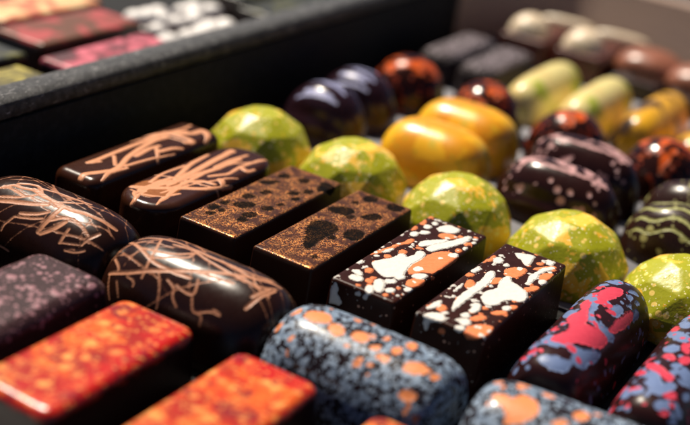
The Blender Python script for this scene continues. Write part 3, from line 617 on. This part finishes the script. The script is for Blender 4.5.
bar = box_shape(BL+.8, BW+.5, BH, .7, .05, .3)
rng = random.Random(5)
HOLES = [random_splash(rng, 9, (-6, 6), (-18, 18), .6, 2.2, .5, 1.2) for _ in range(2)]
GOLD_L = ["copper glitter chocolate bar with many small dark pits, beside the rounded drizzled bar",
          "copper glitter chocolate bar with large black pits, beside a white splashed bar"]
for k in range(2):
    place("glitter_bar", bar, (bx(k), 22.5, 0), m_gold, GOLD_L[k], G_ROW, fields=dict(hole=TR('hole%d' % k, HOLES[k], .35), side=side_of(BH, BW, BL)))
WH = [random_splash(rng, 26, (-8, 8), (-23, 23), .5, 2.0, .4) for _ in range(2)]
CO = [random_splash(rng, 20, (-8, 8), (-23, 23), .5, 2.0, .4) for _ in range(2)]
SPL_L = ["dark bar with white and coral splashes, next to the copper glitter bar", "dark bar with white and coral splashes, next to the pink and blue rounded bar"]
for k in (2, 3):
    place("splashed_bar", bar, (bx(k), 22.5, 0), m_splash, SPL_L[k-2], G_ROW, fields=dict(white=both(TR('white%d' % (k-2), WH[k-2]), random_splash(random.Random(60+k), 46, (-8, 8), (-23, 23), .18, .6, .3, 1.8, .3)), coral=both(TR('coral%d' % (k-2), CO[k-2]), random_splash(random.Random(80+k), 34, (-8, 8), (-23, 23), .2, .8, .3, 2, .3))))
barrel = loft_shape(52, 17.5, 15, 2.3, 7, .35)
BL_ = [random_splash(rng, 34, (-13, 13), (-25, 25), .7, 2.2, .4) for _ in range(2)]
PK = [random_splash(rng, 26, (-13, 13), (-25, 25), .7, 2.4, .4) for _ in range(2)]
PB_L = ["rounded dark bar with large pink and blue splashes, beside the white splashed bar", "rounded dark bar with pink and blue splashes, outermost at the right edge"]
for k in range(2):
    place("rounded_bar", barrel, (89.2+20.6*k, 24.5-.3*k, 0), m_berry, PB_L[k], G_ROW, fields=dict(blue=both(TR('blue%d' % k, BL_[k]), small_dots(k, 70)+random_splash(random.Random(700+k), 16, (-11, 6), (-24, 24), .6, 1.7, .5, 1.3, .6)), pink=both(TR('pink%d' % k, PK[k]), small_dots(k+7, 44)+random_splash(random.Random(720+k), 9, (-10, 6), (-24, 24), .5, 1.4, .5, 1.3, .6))))
DRZ = [scribble(rng, 13, (-6, 6), (-20, 20), .5, .1, .3) for _ in range(4)]
stad = box_shape(48, 16, 14.2, 2.0, .04, .35, vr=7.5)
place("drizzled_bar", stad, (-11.6, 22, 0), m_drizzle, "dark bar with rounded ends and thick copper drizzle, beside the copper glitter bar", G_ROW, fields=dict(line=both(TR('drz0', DRZ[0]), scribble(random.Random(3), 5, (-4, 4), (-16, 14), .42, .12, .25)), caramel=TR('caramel', [(50, 50, .1)])))
slim = box_shape(50, 13.5, 14.6, 2.4, .04, .35, vr=3)
place("drizzled_bar", slim, (-30.5, 23, 0), m_drizzle, "slim dark bar with copper drizzle nearest the tray rim", G_ROW, fields=dict(caramel=[(50, 50, .1)], line=both(TR('drz1', DRZ[1]), scribble(random.Random(8), 3, (-5, 2), (-16, 14), .4, .12, .25))))

# front row, long axis across
G_FRONT = 'domed chocolates in the front row'
dome = loft_shape(43, 25, 17.2, 2.25, 4.2, .35)
for k, (x, y, lb) in enumerate(((-21.5, -17.5, "dark dome with copper drizzle cut off by the left edge"), (20, -18, "dark dome with copper drizzle behind the two orange bars"))):
    place("drizzled_dome", dome, (x, y, 0), m_strands, lb, G_FRONT, rotz=math.pi/2, fields=dict(caramel=[(50, 50, .1)], line=TR('drz%d' % (2+k), DRZ[2+k]), fine=scribble(random.Random(21+k), 22, (-10, 12), (-17, 17), .11, .1, .6)))
tub = loft_shape(38.5, 25, 15.5, 2.25, 6, .4)
CB = [random_splash(rng, 14, (-14, 14), (-18, 18), .6, 2.0, .3) for _ in range(2)]
for k, (x, y, lb) in enumerate(((59.4, -17.3, "blue spattered dome with coral spots, in front of the first white splashed bar"), (101., -15.2, "blue spattered dome with a large coral spot, cut off by the bottom edge"))):
    place("spattered_dome", tub, (x, y, 0), m_blue, lb, G_FRONT, rotz=math.pi/2+(.08 if k else 0), fields=dict(coral=both(TR('spot%d' % k, CB[k]), random_splash(random.Random(90+k), 13, (-15, 4), (-18, 18), .25, .9, .5, 2., .5))))
obar = box_shape(40, 18.4, 12.5, 1.9, .05, .5, vr=3)
G_OR = 'orange bars in the foreground'
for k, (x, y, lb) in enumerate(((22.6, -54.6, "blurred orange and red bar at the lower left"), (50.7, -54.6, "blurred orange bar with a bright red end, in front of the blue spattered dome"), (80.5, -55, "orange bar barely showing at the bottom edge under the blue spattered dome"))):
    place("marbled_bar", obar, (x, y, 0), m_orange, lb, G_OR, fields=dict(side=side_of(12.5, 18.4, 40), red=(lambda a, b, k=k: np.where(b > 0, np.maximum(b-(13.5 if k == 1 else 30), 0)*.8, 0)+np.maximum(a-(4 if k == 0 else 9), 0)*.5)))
place("dotted_bar", box_shape(46, 20, 13.2, 3.2, .06, .45, vr=4), (-1.8, -55, 0), m_lilac, "dark violet brown bar with lilac dots at the left edge", G_OR, fields=dict(dots=random_splash(rng, 16, (-10, 10), (-5, 23), .5, 1.3, .1)))

# gems
def gem_mesh(seed, R=15.4, H=16.6):
    r_ = random.Random(seed)
    bm = bmesh.new()
    n = 8; off = .31*seed
    rings = [(R*.95, 0, 0.), (R, 6.4, .5), (R*.74, 13.0, 0.), (R*.34, H, .5)]
    rows = []
    for rr, z, o in rings:
        rows.append([bm.verts.new((math.cos((i+o+off)*2*math.pi/n)*rr, math.sin((i+o+off)*2*math.pi/n)*rr, z+(r_.uniform(-.2, .2) if 0 < z < H else 0))) for i in range(n)])
    for k in range(3):
        A, B = rows[k], rows[k+1]
        for i in range(n):
            j = (i+1) % n
            if rings[k][2] == 0.:
                bm.faces.new((A[i], A[j], B[i])); bm.faces.new((A[j], B[j], B[i]))
            else:
                bm.faces.new((A[i], B[j], B[i])); bm.faces.new((A[i], A[j], B[j]))
    bm.faces.new(rows[3])
    bm.faces.new(list(reversed(rows[0])))
    bmesh.ops.bevel(bm, geom=[e for e in bm.edges], offset=.6, segments=3, affect='EDGES', profile=.5)
    bmesh.ops.recalc_face_normals(bm, faces=bm.faces[:])
    for v in bm.verts: v.co *= S
    me = bpy.data.meshes.new("gem_chocolate"); bm.to_mesh(me); bm.free()
    return me
GEMS = [(-23.6, 66.5, "green faceted gem chocolate furthest from the camera, beside the tray rim side"), (6.8, 66.5, "green faceted gem chocolate standing behind the copper glitter bars"),
        (38.4, 67, "green faceted gem chocolate standing behind the first white splashed bar"), (69.4, 67, "green faceted gem chocolate with a broad yellow patch, behind the second white splashed bar"),
        (99.5, 64, "green faceted gem chocolate cut off by the right edge")]
for k, (x, y, lb) in enumerate(GEMS):
    o = link("gem_chocolate", gem_mesh(k+3), m_gem); o.location = Vector((x, y, 0))*S
    o.rotation_euler = (0, 0, 0)
    wn = o.modifiers.new('facets', 'WEIGHTED_NORMAL'); wn.keep_sharp = True
    tag(o, lb, group='green faceted gem chocolates')

# row of paired domes behind the gems
def oval(L, W, H, e=2.1, s=2.1, ridge=None, step=.5): return loft_shape(L, W, H, s, e, step, ridge=ridge)
def shell_ridge(x, z, y, k):
    an = math.atan2(z, abs(x)+1e-6)
    g = 1-.05*max(0, math.cos((an-.75)*5.2))**2
    return x*g, z*g
G_P = 'domes standing in pairs behind the gems'
for k, (x, y, lb) in enumerate(((-24.5, 103, "plum dark dome with blue brush marks, nearer of its pair"), (-25.5, 124, "plum dark dome with blue brush marks, further of its pair"))):
    place("brushed_dome", oval(27, 23.5, 17, 2.3, 2.2, shell_ridge), (x, y, 0), m_plum, lb, G_P, rotz=math.pi/2,
          fields=dict(brush=sum([strokes([(random.Random(k*9+j).uniform(-1.2, 1.2)+c_+q*.12*(j % 3-1), q) for q in np.linspace(-7.5+j % 2*3, 8-(j % 3)*3, 7)], .55+.35*(j == 1)) for j, c_ in enumerate((-8, -5, -1.6, 1.5, 5.5))], [])))
for k, (x, y, lb) in enumerate(((15, 100, "mango yellow dome, nearer of its pair"), (14, 123, "mango yellow dome, further of its pair"))):
    place("yellow_dome", oval(32, 24, 16.5 if k == 0 else 17, 3.4, 2.5), (x, y, 0), m_yellow, lb, G_P, rotz=math.pi/2)
for k, (x, y, lb) in enumerate(((53.5, 100.5, "dark ridged shell chocolate with rose splashes, nearer of its pair"), (52.5, 121, "dark ridged shell chocolate with rose splashes, further of its pair"))):
    place("shell_chocolate", oval(36, 20.5, 16.5 if k == 0 else 18, 2.8, 2.1, shell_ridge), (x, y, 0), m_shell, lb, G_P, rotz=math.pi/2,
          fields=dict(rose=strokes([(random.Random(k).uniform(4, 5)+q*q*.012*(-1 if k else 1), q) for q in range(-14, 15, 2)], 1.1+.5*k)+strokes([(-3+q*q*.01, q) for q in range(-15, 14, 2)], .5)
                      +random_splash(random.Random(31+k), 40, (-14, 10), (-17, 17), .5, 1.4, .25)+random_splash(random.Random(77+k), 14, (-2, 7), (-13, 13), 1., 2.4, .5)))
for k, (x, y, lb) in enumerate(((90.5, 100, "dark dome with lime stripes at the right edge"), (89, 120, "dark dome with lime specks behind the striped one at the right edge"))):
    place("striped_dome", oval(34, 21, 16, 2.6), (x, y, 0), m_stripe, lb, G_P, rotz=math.pi/2,
          fields=dict(line=sum([strokes([(c_+math.sin(q*.5)*1., q) for q in range(-17, 18, 2)], .42) for c_ in (-10, -6.5, -3, .5, 4)], []) if k == 0 else [(50, 50, .1)]))
# ember domes
EM = [(-22.5, 153.5, "glossy dark dome with orange patches, next to the tray rim"), (8, 150, "glossy dark dome with orange patches behind the yellow domes"),
      (38.5, 147, "glossy dark dome with orange patches behind the rose shells"), (69, 147.5, "glossy dark dome with orange patches near the right edge")]
for k, (x, y, lb) in enumerate(EM):
    o = place("ember_dome", oval(26.5, 26.5, 16.8, 2.1), (x, y, 0), m_ember, lb, 'glossy dark and orange domes', rotz=k*1.3+.4,
              fields=dict(ember=random_splash(random.Random(k+140), 34, (-13, 13), (-11, 11), .3, 1., .4, 1.5, .4)+random_splash(random.Random(k+40), 9, (-8.5, 8.5), (-7.5, 7.5), 1., 2.8, .5, 1.2)))
# far row along the depth
G_FAR = 'long chocolates in the far row'
ice = box_shape(40, 15.5, 11.5, 4.5, .05, .5, vr=5)
for k, (x, y, lb) in enumerate(((-27.5, 203, "grey sparkling sugar bar next to the tray rim"), (-10, 199, "grey sparkling sugar bar beside the pale lime rolls"))):
    place("sparkling_bar", ice, (x, y, 0), m_ice, lb, G_FAR, fields=dict(side=side_of(11.5, 15.5, 40)))
roll = loft_shape(50, 17.5, 14, 2.1, 4, .6)
for k, (x, y, m_, nm, lb) in enumerate(((11.5, 193, m_lime, "lime_roll", "pale lime roll beside the grey sparkling bar"), (31.5, 192, m_lime, "lime_roll", "pale lime roll beside the yellow patched roll"),
        (52, 194, m_bumble, "patched_roll", "dark roll with yellow patches beside the pale lime roll"), (72, 188, m_bumble, "patched_roll", "dark roll with yellow patches at the right edge"))):
    place(nm, roll, (x, y, 0), m_, lb, G_FAR)
# last row
slab = box_shape(40, 19, 11, 1.5, .04, .8)
def blob_icing(parent):
    place("icing", loft_shape(18, 16, 8, 2., 2.2, .7), (-2, -9, 10.2), m_cream, None, None, parent=parent)
    place("icing", loft_shape(24, 5, 4.5, 2., 3, .7), (6, 13, 10.6), m_cream, None, None, parent=parent, rotz=math.pi/2+.1)
for k, (x, y, lb) in enumerate(((-16, 256, "red brown slab topped with cream icing, nearer the tray rim"), (7.5, 255, "red brown slab topped with cream icing, next to the plain brown dome"))):
    o = place("iced_slab", slab, (x, y, 0), m_redbrown, lb, 'iced slabs in the last row')
    blob_icing(o)
for k, (x, y, lb) in enumerate(((31.5, 254, "milk chocolate dome on a dark slab in the last row"), (53.5, 250, "milk chocolate dome on a dark slab at the right edge"))):
    o = place("domed_slab", box_shape(40, 19, 7, 1.5, .04, .8), (x, y, 0), m_dark, lb, 'domed slabs in the last row')
    place("dome", oval(24, 27, 8, 2.6), (-1, 2, 6.6), m_milk, None, None, parent=o)

# ---- second compartment beyond the rim
G2 = 'bars beyond the tray rim'
b47 = lambda W, H=14: box_shape(47, W, H, 1.2, .05, .8)
sd47 = lambda W: dict(side=side_of(14, W, 47))
place("rose_bar", b47(14), (-90.7, 79.5, 0), m_rose, "rose pink patched bar beyond the tray rim", G2, fields=sd47(14))
place("rust_bar", b47(21), (-116, 89, 0), m_rust, "wide rust red bar beyond the rose pink one", G2, fields=sd47(21))
place("salmon_bar", b47(20), (-140, 97, 0), m_salmon, "pale salmon bar at the upper left corner", G2, fields=sd47(20))
place("olive_bar", b47(16), (-89, 23, 0), m_olive, "olive yellow flecked bar against the tray rim at the left edge", G2, fields=sd47(16))
place("olive_bar", b47(18), (-111.5, 33, 0), m_moss, "dark moss green bar at the left edge", G2, fields=sd47(18))
pearl_shape = loft_shape(9.5, 9, 4.2, 2.4, 2.4, .7)
def pearl_bar(x, y, L, n, seed, lb):
    r_ = random.Random(seed)
    o = place("pearl_bar", box_shape(L, 18, 9, 1.5, .05, .8), (x, y, 0), m_dark, lb, 'white topped bars beyond the rim')
    for i in range(n):
        s_ = r_.uniform(.7, 1.05)
        p = place("sugar_pearl", pearl_shape, (r_.uniform(-7.5, 7.5), (i/(n-1)-.5)*(L-8)+r_.uniform(-2, 2), 8.2), m_sugar, None, None, parent=o, scale=(s_, s_, s_))
pearl_bar(-90, 130, 40, 11, 4, "dark bar heaped with white sugar pearls against the tray rim")
pearl_bar(-113.5, 141, 42, 11, 8, "dark bar heaped with white sugar pearls behind another such bar")
place("moss_bar", b47(18), (-90, 182, 0), m_moss, "dark olive bar beyond the pearl bars, against the tray rim", G2, fields=sd47(18))
place("moss_bar", b47(18), (-113, 192, 0), m_moss, "dark olive bar furthest beyond the tray rim", G2, fields=sd47(18))
